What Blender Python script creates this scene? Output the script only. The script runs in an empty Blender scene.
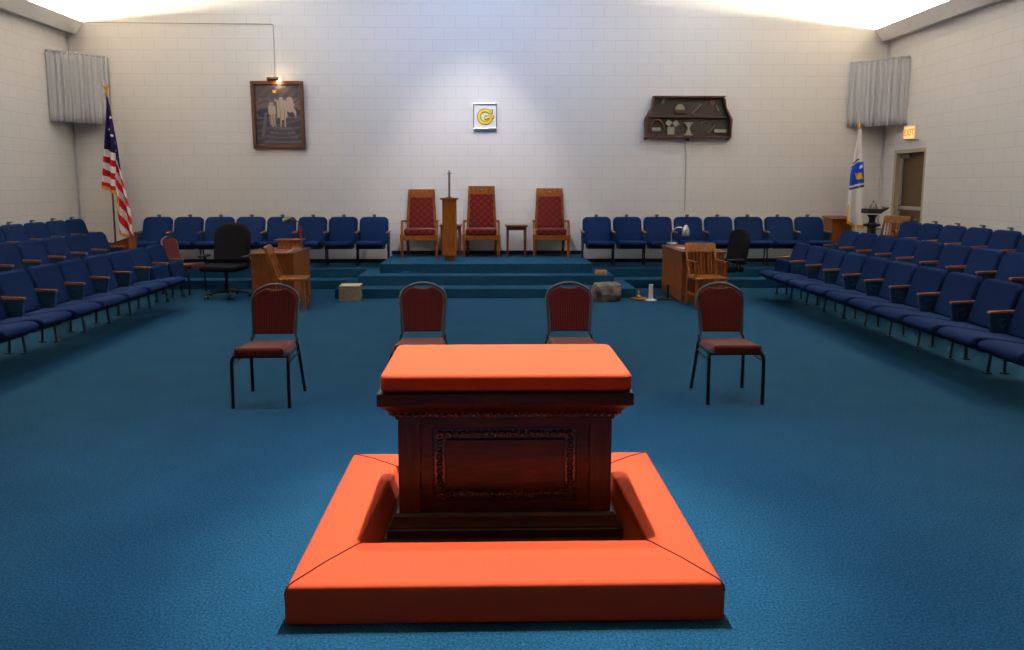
import bpy, bmesh, math, random
from mathutils import Vector, Matrix
from math import sin, cos, pi, radians, sqrt, hypot
random.seed(7)
S = bpy.context.scene
COL = S.collection

# ------------------------------------------------------------------ camera
F, PITCH, YAW, ROLL, CX, CY, H = 714.86, .116, .0216, .0007, 505.53, 267.72, 1.7225
fw = Vector((sin(YAW)*cos(PITCH), cos(YAW)*cos(PITCH), -sin(PITCH)))
rt = Vector((cos(YAW), -sin(YAW), 0)); up = rt.cross(fw)
rt2 = rt*cos(ROLL)+up*sin(ROLL); up2 = up*cos(ROLL)-rt*sin(ROLL)
cd = bpy.data.cameras.new('camera'); cam = bpy.data.objects.new('camera', cd); COL.objects.link(cam)
m = Matrix((rt2, up2, -fw)).transposed().to_4x4(); m.translation = Vector((0, 0, H)); cam.matrix_world = m
cd.sensor_fit = 'HORIZONTAL'; cd.sensor_width = 36; cd.lens = 36*F/1024
cd.shift_x = (512-CX)/1024; cd.shift_y = (CY-325)/1024; cd.clip_start = .05
S.camera = cam
# ------------------------------------------------------------------ world, exposure
w = bpy.data.worlds.new('world'); S.world = w; w.use_nodes = True
w.node_tree.nodes['Background'].inputs[0].default_value = (.5, .6, .8, 1)
w.node_tree.nodes['Background'].inputs[1].default_value = .05
S.view_settings.view_transform = 'Standard'; S.view_settings.look = 'None'
S.view_settings.exposure = .5; S.view_settings.gamma = 1; S.view_settings.use_curve_mapping = False

def light(name, typ, loc, energy, color, target=None, **kw):
    d = bpy.data.lights.new(name, typ); d.energy = energy; d.color = color
    for k, v in kw.items(): setattr(d, k, v)
    o = bpy.data.objects.new(name, d); COL.objects.link(o); o.location = loc
    if target is not None:
        o.rotation_euler = (Vector(target)-Vector(loc)).to_track_quat('-Z', 'Y').to_euler()
    return o
WARM = (1, .86, .66); NEUT = (1, .93, .86); COOL = (.70, .83, 1)
# recessed spot over the altar, a little behind it
light('altar_spot', 'SPOT', (.06, 4.75, 5.75), 1700, (1, .93, .74), (.06, 3.25, .3), spot_size=radians(33), spot_blend=.85, shadow_soft_size=.04)
light('floor_flood', 'SPOT', (.06, 5.4, 5.75), 860, (.72, .88, 1), (.06, 2.2, 0), spot_size=radians(88), spot_blend=1, shadow_soft_size=.12)
# spot on the wall over the thrones
light('throne_spot', 'SPOT', (-.3, 10.7, 6.2), 330, (1, .92, .85), (-.3, 12.9, 1.0), spot_size=radians(52), spot_blend=.85, shadow_soft_size=.08)
light('wall_blue_fill', 'SPOT', (-.2, 9.2, 6.2), 430, (.36, .56, 1), (-.1, 13.0, 4.7), spot_size=radians(95), spot_blend=1, shadow_soft_size=.2)  # added unseen cool spot that tints the upper wall blue
# added cool fill lights under the ceiling, for dim general light
for x in (-3.6, 3.6):
    for y in (8.2, 11.6):
        light('ceiling_fill', 'AREA', (x, y, 5.72), 26, COOL, None, shape='RECTANGLE', size=1.2, size_y=.6)

def at(u, v, Y):
    d = fw+rt2*((u-CX)/F)-up2*((v-CY)/F); t = Y/d.y
    return d.x*t, H+d.z*t
# ------------------------------------------------------------------ mesh helpers
class MB:
    def __init__(s): s.v = []; s.f = []; s.m = []
    def add(s, v, f, mi=0, M=None):
        n = len(s.v)
        for p in v:
            p = Vector(p)
            if M is not None: p = M @ p
            s.v.append(p)
        for q in f: s.f.append(tuple(i+n for i in q)); s.m.append(mi)
        return s
    def bm(s, b, mi=0, M=None):
        b.verts.index_update()
        s.add([v.co.copy() for v in b.verts], [[v.index for v in f.verts] for f in b.faces], mi, M); b.free(); return s
    def box(s, x0, x1, y0, y1, z0, z1, mi=0, bev=0, seg=2, M=None):
        b = bmesh.new(); bmesh.ops.create_cube(b, size=1)
        for v in b.verts: v.co = Vector(((x0+x1)/2+v.co.x*(x1-x0), (y0+y1)/2+v.co.y*(y1-y0), (z0+z1)/2+v.co.z*(z1-z0)))
        if bev > 0: bmesh.ops.bevel(b, geom=list(b.edges), offset=bev, segments=seg, profile=.5, affect='EDGES')
        return s.bm(b, mi, M)
    def hexa(s, bot, top, z0, z1, mi=0, bev=0, seg=2, M=None):
        # bot / top = (x0,x1,y0,y1)
        b = bmesh.new()
        vs = [b.verts.new((q[i], q[j], z)) for q, z in ((bot, z0), (top, z1)) for i, j in ((0, 2), (1, 2), (1, 3), (0, 3))]
        for q in ((3, 2, 1, 0), (4, 5, 6, 7), (0, 1, 5, 4), (1, 2, 6, 5), (2, 3, 7, 6), (3, 0, 4, 7)): b.faces.new([vs[i] for i in q])
        if bev > 0: bmesh.ops.bevel(b, geom=list(b.edges), offset=bev, segments=seg, profile=.5, affect='EDGES')
        return s.bm(b, mi, M)
    def prism(s, pts, d0, d1, axis='y', mi=0, bev=0, seg=2, M=None):
        # pts in the plane across axis: y -> (x,z), x -> (y,z), z -> (x,y)
        def P(a, c, d): return {'y': (a, d, c), 'x': (d, a, c), 'z': (a, c, d)}[axis]
        b = bmesh.new()
        A = [b.verts.new(P(a, c, d0)) for a, c in pts]; B = [b.verts.new(P(a, c, d1)) for a, c in pts]
        n = len(pts); b.faces.new(A); b.faces.new(B[::-1])
        for i in range(n): b.faces.new((A[i], B[i], B[(i+1) % n], A[(i+1) % n]))
        bmesh.ops.recalc_face_normals(b, faces=list(b.faces))
        if bev > 0:
            es = [e for e in b.edges if e.verts[0] in A and e.verts[1] in A or e.verts[0] in B and e.verts[1] in B]
            bmesh.ops.bevel(b, geom=es, offset=bev, segments=seg, profile=.5, affect='EDGES')
        return s.bm(b, mi, M)
    def tube(s, pts, r, seg=8, mi=0, M=None, closed=False):
        pts = [Vector(p) for p in pts]; n = len(pts)
        rr = r if isinstance(r, (list, tuple)) else [r]*n
        rings = []; up = None
        for i, p in enumerate(pts):
            a = pts[i-1] if (i > 0 or closed) else p; c = pts[(i+1) % n] if (i < n-1 or closed) else p
            t = (c-a).normalized()
            if up is None:
                up = Vector((0, 0, 1)) if abs(t.z) < .9 else Vector((1, 0, 0))
            x = up.cross(t); 
            if x.length < 1e-5: x = Vector((1, 0, 0)).cross(t)
            x.normalize(); up = t.cross(x)
            rings.append([p+(x*cos(2*pi*k/seg)+up*sin(2*pi*k/seg))*rr[i] for k in range(seg)])
        V = [q for R in rings for q in R]; Fs = []
        for i in range(n if closed else n-1):
            j = (i+1) % n
            for k in range(seg): Fs.append((i*seg+k, i*seg+(k+1) % seg, j*seg+(k+1) % seg, j*seg+k))
        if not closed:
            Fs.append(tuple(range(seg))[::-1]); Fs.append(tuple((n-1)*seg+k for k in range(seg)))
        return s.add(V, Fs, mi, M)
    def lathe(s, prof, seg=20, mi=0, c=(0, 0, 0), M=None):
        V = []; Fs = []; n = len(prof)
        for r, z in prof:
            for k in range(seg): V.append((c[0]+r*cos(2*pi*k/seg), c[1]+r*sin(2*pi*k/seg), c[2]+z))
        for i in range(n-1):
            for k in range(seg): Fs.append((i*seg+k, i*seg+(k+1) % seg, (i+1)*seg+(k+1) % seg, (i+1)*seg+k))
        Fs.append(tuple(range(seg))[::-1]); Fs.append(tuple((n-1)*seg+k for k in range(seg)))
        return s.add(V, Fs, mi, M)
    def rect_sweep(s, prof, x0, x1, y0, y1, mi=0, cap=True):
        # prof: list (outward offset, z); horizontal rectangular rings, mitred at the corners
        V = []; Fs = []; n = len(prof)
        for o, z in prof: V += [(x0-o, y0-o, z), (x1+o, y0-o, z), (x1+o, y1+o, z), (x0-o, y1+o, z)]
        for i in range(n-1):
            for k in range(4): Fs.append((i*4+k, i*4+(k+1) % 4, (i+1)*4+(k+1) % 4, (i+1)*4+k))
        if cap: Fs.append((3, 2, 1, 0)); Fs.append(tuple((n-1)*4+k for k in range(4)))
        return s.add(V, Fs, mi)
    def build(s, name, mats, parent=None, loc=(0, 0, 0), smooth=True, ang=35, rz=0, wn=True):
        me = bpy.data.meshes.new(name); me.from_pydata([tuple(v) for v in s.v], [], s.f)
        mats = mats if isinstance(mats, (list, tuple)) else [mats]
        for q in mats: me.materials.append(q)
        me.polygons.foreach_set('material_index', s.m)
        b = bmesh.new(); b.from_mesh(me); bmesh.ops.recalc_face_normals(b, faces=list(b.faces)); b.to_mesh(me); b.free()
        if smooth:
            me.polygons.foreach_set('use_smooth', [True]*len(me.polygons)); me.set_sharp_from_angle(angle=radians(ang))
        me.update()
        o = bpy.data.objects.new(name, me); COL.objects.link(o); o.location = loc; o.rotation_euler = (0, 0, rz)
        if smooth and wn:
            k = o.modifiers.new('normals', 'WEIGHTED_NORMAL'); k.keep_sharp = True; k.weight = 90
        if parent is not None: o.parent = parent
        return o

def empty(name, loc, rz=0, label=None, cat=None, group=None):
    o = bpy.data.objects.new(name, None); COL.objects.link(o); o.location = loc; o.rotation_euler = (0, 0, rz)
    o.empty_display_size = .1
    return tag(o, label, cat, group)
def tag(o, label=None, cat=None, group=None, kind=None):
    if label: o['label'] = label
    if cat: o['category'] = cat
    if group: o['group'] = group
    if kind: o['kind'] = kind
    return o
def struct(o): o['kind'] = 'structure'; return o
def copy_tree(o, parent=None):
    c = o.copy(); COL.objects.link(c)
    if parent is not None: c.parent = parent
    for ch in list(o.children): copy_tree(ch, c)
    return c

# ------------------------------------------------------------------ materials
def lin(r, g, b):
    f = lambda c: (c/255)/12.92 if c/255 <= .04045 else ((c/255+.055)/1.055)**2.4
    return (f(r), f(g), f(b), 1)
def mat(name, color, rough=.6, metal=0, spec=.5, emit=None, es=0, coat=0, sheen=0):
    M = bpy.data.materials.new(name); M.use_nodes = True; p = M.node_tree.nodes['Principled BSDF']
    p.inputs['Base Color'].default_value = color; p.inputs['Roughness'].default_value = rough; p.inputs['Metallic'].default_value = metal
    p.inputs['Specular IOR Level'].default_value = spec; p.inputs['Coat Weight'].default_value = coat; p.inputs['Sheen Weight'].default_value = sheen
    if emit: p.inputs['Emission Color'].default_value = emit; p.inputs['Emission Strength'].default_value = es
    return M
def nodes(M): return M.node_tree.nodes, M.node_tree.links, M.node_tree.nodes['Principled BSDF']
def noise_mat(name, c1, c2, scale, rough=.6, bump=.2, dist=.002, vscale=(1, 1, 1), detail=4, **kw):
    M = mat(name, c1, rough, **kw); N, L, P = nodes(M)
    tc = N.new('ShaderNodeTexCoord'); mp = N.new('ShaderNodeMapping'); mp.inputs['Scale'].default_value = vscale
    nz = N.new('ShaderNodeTexNoise'); nz.inputs['Scale'].default_value = scale; nz.inputs['Detail'].default_value = detail
    cr = N.new('ShaderNodeValToRGB'); cr.color_ramp.elements[0].color = c1; cr.color_ramp.elements[1].color = c2
    cr.color_ramp.elements[0].position = .35; cr.color_ramp.elements[1].position = .65
    L.new(tc.outputs['Object'], mp.inputs['Vector']); L.new(mp.outputs['Vector'], nz.inputs['Vector'])
    L.new(nz.outputs['Fac'], cr.inputs['Fac']); L.new(cr.outputs['Color'], P.inputs['Base Color'])
    if bump:
        b = N.new('ShaderNodeBump'); b.inputs['Strength'].default_value = bump; b.inputs['Distance'].default_value = dist
        L.new(nz.outputs['Fac'], b.inputs['Height']); L.new(b.outputs['Normal'], P.inputs['Normal'])
    return M
def wood(name, c1, c2, vs=(9, 9, .9), rough=.4, coat=.15, spec=.4):
    return noise_mat(name, c1, c2, 7, rough, .08, .001, vs, 6, coat=coat, spec=spec)

def block_mat(name, horiz):
    M = mat(name, (1, 1, 1, 1), .75, spec=.25); N, L, P = nodes(M)
    tc = N.new('ShaderNodeTexCoord'); sp = N.new('ShaderNodeSeparateXYZ'); cb = N.new('ShaderNodeCombineXYZ')
    L.new(tc.outputs['Object'], sp.inputs[0]); L.new(sp.outputs[horiz], cb.inputs[0]); L.new(sp.outputs['Z'], cb.inputs[1])
    br = N.new('ShaderNodeTexBrick'); L.new(cb.outputs[0], br.inputs['Vector'])
    br.inputs['Scale'].default_value = 1; br.inputs['Brick Width'].default_value = .4064; br.inputs['Row Height'].default_value = .2032
    br.inputs['Mortar Size'].default_value = .0045; br.inputs['Mortar Smooth'].default_value = .4; br.inputs['Bias'].default_value = 0
    br.inputs['Color1'].default_value = lin(232, 228, 224); br.inputs['Color2'].default_value = lin(231, 227, 223); br.inputs['Mortar'].default_value = lin(212, 208, 204)
    nz = N.new('ShaderNodeTexNoise'); nz.inputs['Scale'].default_value = 60; nz.inputs['Detail'].default_value = 4
    L.new(tc.outputs['Object'], nz.inputs['Vector'])
    mx = N.new('ShaderNodeMixRGB'); mx.blend_type = 'MULTIPLY'; mx.inputs[0].default_value = .25
    L.new(br.outputs['Color'], mx.inputs[1]); L.new(nz.outputs['Fac'], mx.inputs[2]); L.new(mx.outputs[0], P.inputs['Base Color'])
    sc = N.new('ShaderNodeMath'); sc.operation = 'MULTIPLY_ADD'; sc.inputs[1].default_value = -1.0
    L.new(br.outputs['Fac'], sc.inputs[0]); 
    ad = N.new('ShaderNodeMath'); ad.operation = 'MULTIPLY'; ad.inputs[1].default_value = .35
    L.new(nz.outputs['Fac'], ad.inputs[0]); L.new(ad.outputs[0], sc.inputs[2])
    b = N.new('ShaderNodeBump'); b.inputs['Strength'].default_value = .35; b.inputs['Distance'].default_value = .004
    L.new(sc.outputs[0], b.inputs['Height']); L.new(b.outputs['Normal'], P.inputs['Normal'])
    return M
def carpet_mat(name):
    M = mat(name, lin(40, 92, 120), .95, spec=.08); N, L, P = nodes(M)
    tc = N.new('ShaderNodeTexCoord')
    n1 = N.new('ShaderNodeTexNoise'); n1.inputs['Scale'].default_value = 95; n1.inputs['Detail'].default_value = 3; n1.inputs['Roughness'].default_value = .7
    n2 = N.new('ShaderNodeTexNoise'); n2.inputs['Scale'].default_value = 2.2; n2.inputs['Detail'].default_value = 6
    for n in (n1, n2): L.new(tc.outputs['Object'], n.inputs['Vector'])
    r1 = N.new('ShaderNodeValToRGB'); r1.color_ramp.elements[0].color = lin(6, 36, 60); r1.color_ramp.elements[1].color = lin(34, 90, 128)
    r1.color_ramp.elements[0].position = .3; r1.color_ramp.elements[1].position = .7
    L.new(n1.outputs['Fac'], r1.inputs['Fac'])
    r2 = N.new('ShaderNodeValToRGB'); r2.color_ramp.elements[0].color = (.72, .75, .78, 1); r2.color_ramp.elements[1].color = (1, 1, 1, 1)
    r2.color_ramp.elements[0].position = .35; r2.color_ramp.elements[1].position = .65
    L.new(n2.outputs['Fac'], r2.inputs['Fac'])
    mx = N.new('ShaderNodeMixRGB'); mx.blend_type = 'MULTIPLY'; mx.inputs[0].default_value = .5
    L.new(r1.outputs[0], mx.inputs[1]); L.new(r2.outputs[0], mx.inputs[2]); L.new(mx.outputs[0], P.inputs['Base Color'])
    b = N.new('ShaderNodeBump'); b.inputs['Strength'].default_value = .6; b.inputs['Distance'].default_value = .006
    L.new(n1.outputs['Fac'], b.inputs['Height']); L.new(b.outputs['Normal'], P.inputs['Normal'])
    return M
def pattern_fabric(name, base, dot, sx, sz, kind='dot', thr=.6):
    # small regular woven motif in object x / (y+z)
    M = mat(name, base, .85, spec=.15, sheen=.2); N, L, P = nodes(M)
    tc = N.new('ShaderNodeTexCoord'); sp = N.new('ShaderNodeSeparateXYZ'); L.new(tc.outputs['Object'], sp.inputs[0])
    def math(op, a, b=None):
        n = N.new('ShaderNodeMath'); n.operation = op
        for i, q in enumerate((a, b)):
            if q is None: continue
            if isinstance(q, (int, float)): n.inputs[i].default_value = q
            else: L.new(q, n.inputs[i])
        return n.outputs[0]
    vz = math('ADD', sp.outputs['Z'], sp.outputs['Y'])
    a = math('MULTIPLY', sp.outputs['X'], sx*2*pi); c = math('MULTIPLY', vz, sz*2*pi)
    if kind == 'dot': v = math('MULTIPLY', math('SINE', math('ADD', a, c)), math('SINE', math('SUBTRACT', a, c)))
    else: v = math('MAXIMUM', math('ABSOLUTE', math('SINE', math('ADD', a, c))), math('ABSOLUTE', math('SINE', math('SUBTRACT', a, c))))
    cr = N.new('ShaderNodeValToRGB'); cr.color_ramp.elements[0].color = base; cr.color_ramp.elements[1].color = dot
    cr.color_ramp.elements[0].position = thr; cr.color_ramp.elements[1].position = min(1, thr+.15)
    L.new(v, cr.inputs['Fac'])
    nz = N.new('ShaderNodeTexNoise'); nz.inputs['Scale'].default_value = 120; L.new(tc.outputs['Object'], nz.inputs['Vector'])
    L.new(cr.outputs[0], P.inputs['Base Color'])
    b = N.new('ShaderNodeBump'); b.inputs['Strength'].default_value = .3; b.inputs['Distance'].default_value = .002
    L.new(nz.outputs['Fac'], b.inputs['Height']); L.new(b.outputs['Normal'], P.inputs['Normal'])
    return M

m_blockX = block_mat('painted_block_x', 'X'); m_blockY = block_mat('painted_block_y', 'Y')
m_carpet = carpet_mat('teal_carpet')
m_ceil = noise_mat('ceiling_plaster', lin(150, 146, 142), lin(142, 139, 136), 30, .9)
m_base = mat('black_rubber_base', lin(14, 16, 22), .5)
m_fascia = noise_mat('painted_fascia', lin(226, 222, 216), lin(220, 216, 210), 20, .7)
m_lamp = mat('cove_tube', (1, 1, 1, 1), emit=(1, .87, .66, 1), es=880)
m_seat = noise_mat('blue_seat_fabric', lin(12, 30, 70), lin(21, 46, 92), 150, .95, .3, .002, spec=.08)
m_teal = noise_mat('teal_enamel', lin(12, 48, 78), lin(15, 54, 86), 30, .45, .05, spec=.4)
m_navymetal = mat('dark_seat_pan', lin(14, 18, 30), .6)
m_legs = mat('dark_seat_leg', lin(12, 34, 50), .5, .3)
m_arm = wood('brown_armrest', lin(118, 62, 34), lin(160, 94, 56), (20, 20, 20), .35, .3)
m_clip = mat('grey_clip', lin(96, 92, 90), .5, .3)
m_burg = pattern_fabric('burgundy_dotted_fabric', lin(78, 8, 16), lin(160, 70, 56), 26, 26, 'dot', .72)
m_chairmetal = mat('grey_hammered_metal', lin(96, 92, 96), .42, .6)
m_blackmetal = mat('black_leg_metal', lin(26, 24, 28), .35, .6)
m_steel = mat('steel_spot', lin(170, 170, 175), .25, .9)
m_throne = pattern_fabric('red_diamond_fabric', lin(108, 24, 17), lin(60, 7, 8), 3.9, 3.9, 'grid', .86)
m_oak = wood('golden_oak', lin(110, 55, 8), lin(152, 87, 18))
m_oakd = wood('dark_oak', lin(92, 45, 12), lin(128, 68, 20))
m_mahog = wood('mahogany', lin(40, 18, 7), lin(76, 36, 13), (7, 7, .9), .36, .15, .4)
m_mahogh = wood('mahogany_rails', lin(40, 18, 7), lin(76, 36, 13), (.9, 7, 7), .36, .15, .4)
m_carve = wood('carved_mahogany', lin(50, 24, 15), lin(84, 42, 26), (9, 9, 9), .2, .8, .6)
m_ply = wood('raw_ply', lin(150, 112, 82), lin(172, 132, 98), (3, 9, 9), .7, 0)
m_red = noise_mat('coral_red_upholstery', lin(190, 74, 48), lin(198, 80, 54), 140, .9, .25, .0012, spec=.08)
m_seam = mat('dark_red_seam', lin(90, 12, 18), .9)
m_blackfab = noise_mat('black_office_fabric', lin(20, 20, 26), lin(30, 29, 36), 120, .95, .2, spec=.1)
m_blackpl = mat('black_plastic', lin(16, 16, 18), .45)
m_brass = mat('brass', lin(206, 150, 50), .28, .9)
m_gold = mat('gold_fringe', lin(220, 160, 40), .6, .1)
m_white = mat('white_cloth', lin(232, 228, 226), .85, spec=.15)
m_flagred = mat('flag_red', lin(196, 24, 38), .8, spec=.15)
m_flagblue = mat('flag_navy', lin(30, 26, 72), .8, spec=.15)
m_blue = mat('emblem_blue', lin(22, 66, 190), .8, spec=.15)
m_scroll = mat('emblem_scroll', lin(56, 58, 96), .8, spec=.15)
m_emgold = mat('emblem_gold', lin(226, 178, 44), .8, spec=.15)
m_curtain = noise_mat('white_curtain', lin(186, 186, 190), lin(198, 198, 202), 60, .95, .1, spec=.1)
m_silver = mat('brushed_silver', lin(200, 200, 205), .28, .95)
m_paper = mat('white_paper', lin(225, 222, 216), .8)
m_bookred = mat('red_book_cover', lin(140, 32, 26), .6)
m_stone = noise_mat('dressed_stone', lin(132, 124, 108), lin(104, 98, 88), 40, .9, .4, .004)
m_stone_lit = noise_mat('dressed_stone_lit_top', lin(186, 172, 142), lin(168, 156, 130), 40, .9, .4, .004)  # paler copy for the block's top, overhead light put into its colour
m_rock = noise_mat('rough_grey_stone', lin(126, 116, 104), lin(78, 76, 76), 9, .95, .9, .02)
m_jamb = mat('tan_door_frame', lin(176, 162, 134), .5)
m_door = noise_mat('brown_door', lin(84, 66, 38), lin(74, 58, 34), 8, .5, .05, vscale=(4, 4, .6))
m_doorlight = mat('door_edge_metal', lin(176, 180, 184), .4, .6)
m_greyplate = mat('grey_metal', lin(120, 118, 112), .45, .7)
m_lightwood = wood('light_pine', lin(186, 122, 62), lin(206, 146, 84))
m_dkwood = wood('dark_board', lin(62, 30, 20), lin(92, 48, 32), (9, 9, 9), .4, .3)
m_dkback = noise_mat('black_brown_board', lin(20, 17, 12), lin(44, 33, 22), 22, .6)
m_agedw = mat('aged_white_paint', lin(128, 130, 114), .6)
m_greenw = mat('green_patina', lin(78, 104, 88), .5)
m_redw = mat('faded_red_paint', lin(82, 36, 26), .5)
m_frame = wood('picture_frame_wood', lin(72, 38, 22), lin(104, 58, 32), (12, 12, 12), .4, .3)
m_wire = mat('wire_grey', lin(150, 148, 148), .6)
m_bronze = mat('bronze_shade', lin(96, 70, 40), .35, .7)
m_wax = mat('ivory_white', lin(214, 210, 204), .5)

# ------------------------------------------------------------------ the room
W, XL, XR, YF, ZT = 13.05, -7.39, 7.18, -3.0, 7.2
RZ = .15
struct(MB().box(XL-.2, XR+.2, YF-.2, W+.2, -.2, 0).build('floor', m_carpet, smooth=False))
mid = (XL+XR)/2
def gable(y0, y1): return MB().prism([(XL-.2, -.0), (XR+.2, -.0), (XR+.2, 5.2), (mid, 6.6), (XL-.2, 5.2)], y0, y1)
struct(gable(W, W+.2).build('wall_back', m_blockX, smooth=False))
struct(gable(YF-.2, YF).build('wall_front', m_oakd, smooth=False))
struct(MB().box(XL-.2, XL, YF, W, 0, 5.2).build('wall_left', m_blockY, smooth=False))
DY0, DY1, DZ = 11.76, 12.69, 2.33
b = MB(); b.box(XR, XR+.2, YF, DY0, 0, 5.2); b.box(XR, XR+.2, DY1, W, 0, 5.2); b.box(XR, XR+.2, DY0, DY1, DZ, 5.2); b.box(XR, XR+.2, DY0, DY1, 0, 2*RZ)
struct(b.build('wall_right', m_blockY, smooth=False))
b = MB(); b.prism([(XL-.2, 5.2), (mid, 6.6), (XR+.2, 5.2), (XR+.2, 5.35), (mid, 6.75), (XL-.2, 5.35)], YF-.2, W+.2)
struct(b.build('ceiling', m_ceil, smooth=False))
# light coves along both side walls
for nm, X, s in (('trim_1', XL, 1), ('trim_2', XR, -1)):
    zo = 0 if s > 0 else -.055
    prof = [(X, 4.34+zo), (X+s*.13, 4.34+zo), (X+s*.15, 4.32+zo), (X+s*.29, 4.525+zo), (X+s*.27, 4.54+zo), (X+s*.15, 4.37+zo), (X, 4.37+zo)]
    struct(MB().prism(prof, YF, W).build(nm, m_fascia, smooth=False))
    zt = 4.505+zo
    t = MB()
    for k in range(6):
        y1 = W-.12-k*1.75
        t.tube([(X+s*.07, y1, zt), (X+s*.07, y1-1.6, zt)], .02, 10)
    o = t.build('cove_tube_lamp', m_lamp)
    tag(o, 'glowing white tube lamps hidden in the cove along the %s side wall' % ('left' if s > 0 else 'right'), 'light')
# baseboards on the back wall
bb = MB(); bb.box(-6.0, -1.83, W-.015, W, 2*RZ, 2*RZ+.07); bb.box(-1.80, 1.68, W-.015, W, 3*RZ, 3*RZ+.07); bb.box(1.72, XR, W-.015, W, 2*RZ, 2*RZ+.07)
struct(bb.build('baseboard_back', m_base, smooth=False))

# tiers for the seats: carpeted steps on three sides and the stage in the middle
def slab(n, x0, x1, y0, y1, z0, z1, bev=.012):
    return struct(MB().box(x0, x1, y0, y1, z0, z1, bev=bev, seg=3).build(n, m_carpet, ang=60))
slab('step_back', -6.0, 6.2, 11.77, W, 0, RZ); slab('step_back', -6.0, 6.2, 12.10, W, RZ, 2*RZ)
slab('tier_left', XL, -5.50, 2.6, W, 0, RZ); slab('tier_left', XL, -6.52, 2.6, W, RZ, 2*RZ)
slab('tier_right', 5.15, XR, 2.6, W, 0, RZ); slab('tier_right', 6.16, XR, 2.6, W, RZ, 2*RZ)
slab('stage_step', -2.36, 2.23, 10.78, 11.9, 0, RZ-.006); slab('stage_step', -2.08, 1.96, 11.17, 12.2, RZ-.01, 2*RZ-.004); slab('stage_platform', -1.78, 1.66, 11.50, W, 2*RZ-.02, 3*RZ)

# door in the right wall
d = struct(empty('door_1', (XR, (DY0+DY1)/2, 2*RZ)))
hw = (DY1-DY0)/2; hh = DZ-2*RZ
b = MB(); b.box(.0, .16, -hw, -hw+.05, 0, hh); b.box(.0, .16, hw-.07, hw, 0, hh); b.box(.0, .16, -hw+.05, hw-.07, hh-.06, hh)
b.build('door_frame', m_jamb, d, smooth=False)
MB().box(.11, .155, -hw+.05, hw-.07, .005, hh-.06).build('door_panel', m_door, d, smooth=False)
MB().box(.085, .11, hw-.115, hw-.075, .005, hh-.08).build('door_stile', m_doorlight, d, smooth=False)
MB().box(.055, .11, hw-.36, hw-.09, hh-.15, hh-.08, bev=.01).build('door_closer', m_greyplate, d)
pb = MB().box(.06, .085, -hw+.08, hw-.10, .99, 1.05, bev=.008).build('push_bar', m_doorlight, d)
pc = MB(); pc.box(.06, .11, -hw+.06, -hw+.13, .97, 1.07, bev=.006); pc.box(.06, .11, hw-.17, hw-.10, .97, 1.07, bev=.006); pc.build('bar_bracket', m_greyplate, pb)

# vertical conduits in both back corners, wires on the wall
tag(MB().tube([(XL+.035, W-.03, 2*RZ), (XL+.035, W-.03, 4.3)], .014, 8).build('corner_conduit', m_curtain), 'thin white pipe running up the left back corner', 'pipe')
tag(MB().tube([(XR-.05, W-.03, 2*RZ), (XR-.05, W-.03, 4.2)], .014, 8).build('corner_conduit', m_curtain), 'thin white pipe running up the right back corner near the door', 'pipe')
tag(MB().tube([(-7.06, W-.008, 4.53), (-3.83, W-.008, 4.515), (-3.80, W-.008, 4.50), (-3.80, W-.008, 3.58)], .006, 6).build('lamp_wire', m_wire), 'thin wire running from left cove across the wall down to picture lamp', 'wire')
tag(MB().tube([(3.55, W-.008, 2.50), (3.53, W-.008, 2.40), (3.555, W-.008, 2.3), (3.56, W-.008, 1.25)], .006, 6).build('board_wire', m_wire), 'thin wire hanging below the dark tool board', 'wire')

# ------------------------------------------------------------------ kneeling cushion ring and altar
AX = .07
ring = empty('kneeling_bench', (.06, 3.34, 0), 0, 'large red upholstered square kneeling bench surrounding the wooden altar', 'bench')
ox, oy0, oy1, ix, iy0, iy1, hz = .865, -.70, .70, .62, -.335, .50, .162
def sect(outer, inner, name):
    # outer, inner: pairs of end points; profile between inner (t=0) and outer (t=1) edge
    prof = [(1, .008), (1.0, .03), (1.0, hz-.035), (.985, hz-.014), (.955, hz-.003), (.90, hz), (.5, hz+.006), (.10, hz), (.04, hz-.004), (.012, hz-.014), (0, hz-.035), (-.20, .008)]
    V = []; n = len(prof)
    for k in range(2):
        for t, z in prof:
            p = Vector(inner[k]).lerp(Vector(outer[k]), t); V.append((p.x, p.y, z))
    Fs = [(i, (i+1) % n, n+(i+1) % n, n+i) for i in range(n)]+[tuple(range(n)), tuple(n+i for i in range(n))[::-1]]
    return MB().add(V, Fs).build(name, m_red, ring, ang=50)
O = [(-ox, oy0), (ox, oy0), (ox, oy1), (-ox, oy1)]; I = [(-ix, iy0), (ix, iy0), (.59, iy1), (-.575, iy1)]
for k in range(4): sect((O[k], O[(k+1) % 4]), (I[k], I[(k+1) % 4]), 'cushion_section')
for k in range(4):
    pts = [Vector(I[k]).lerp(Vector(O[k]), t) for t in (0.0, .04, .1, .5, .9, .955, .985, 1.0)]
    zs = (hz-.02, hz-.003, hz+.001, hz+.006, hz+.001, hz-.002, hz-.013, hz-.035)
    MB().tube([(p.x, p.y, z) for p, z in zip(pts, zs)], .0035, 6).build('seam_piping', m_seam, ring)

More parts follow.
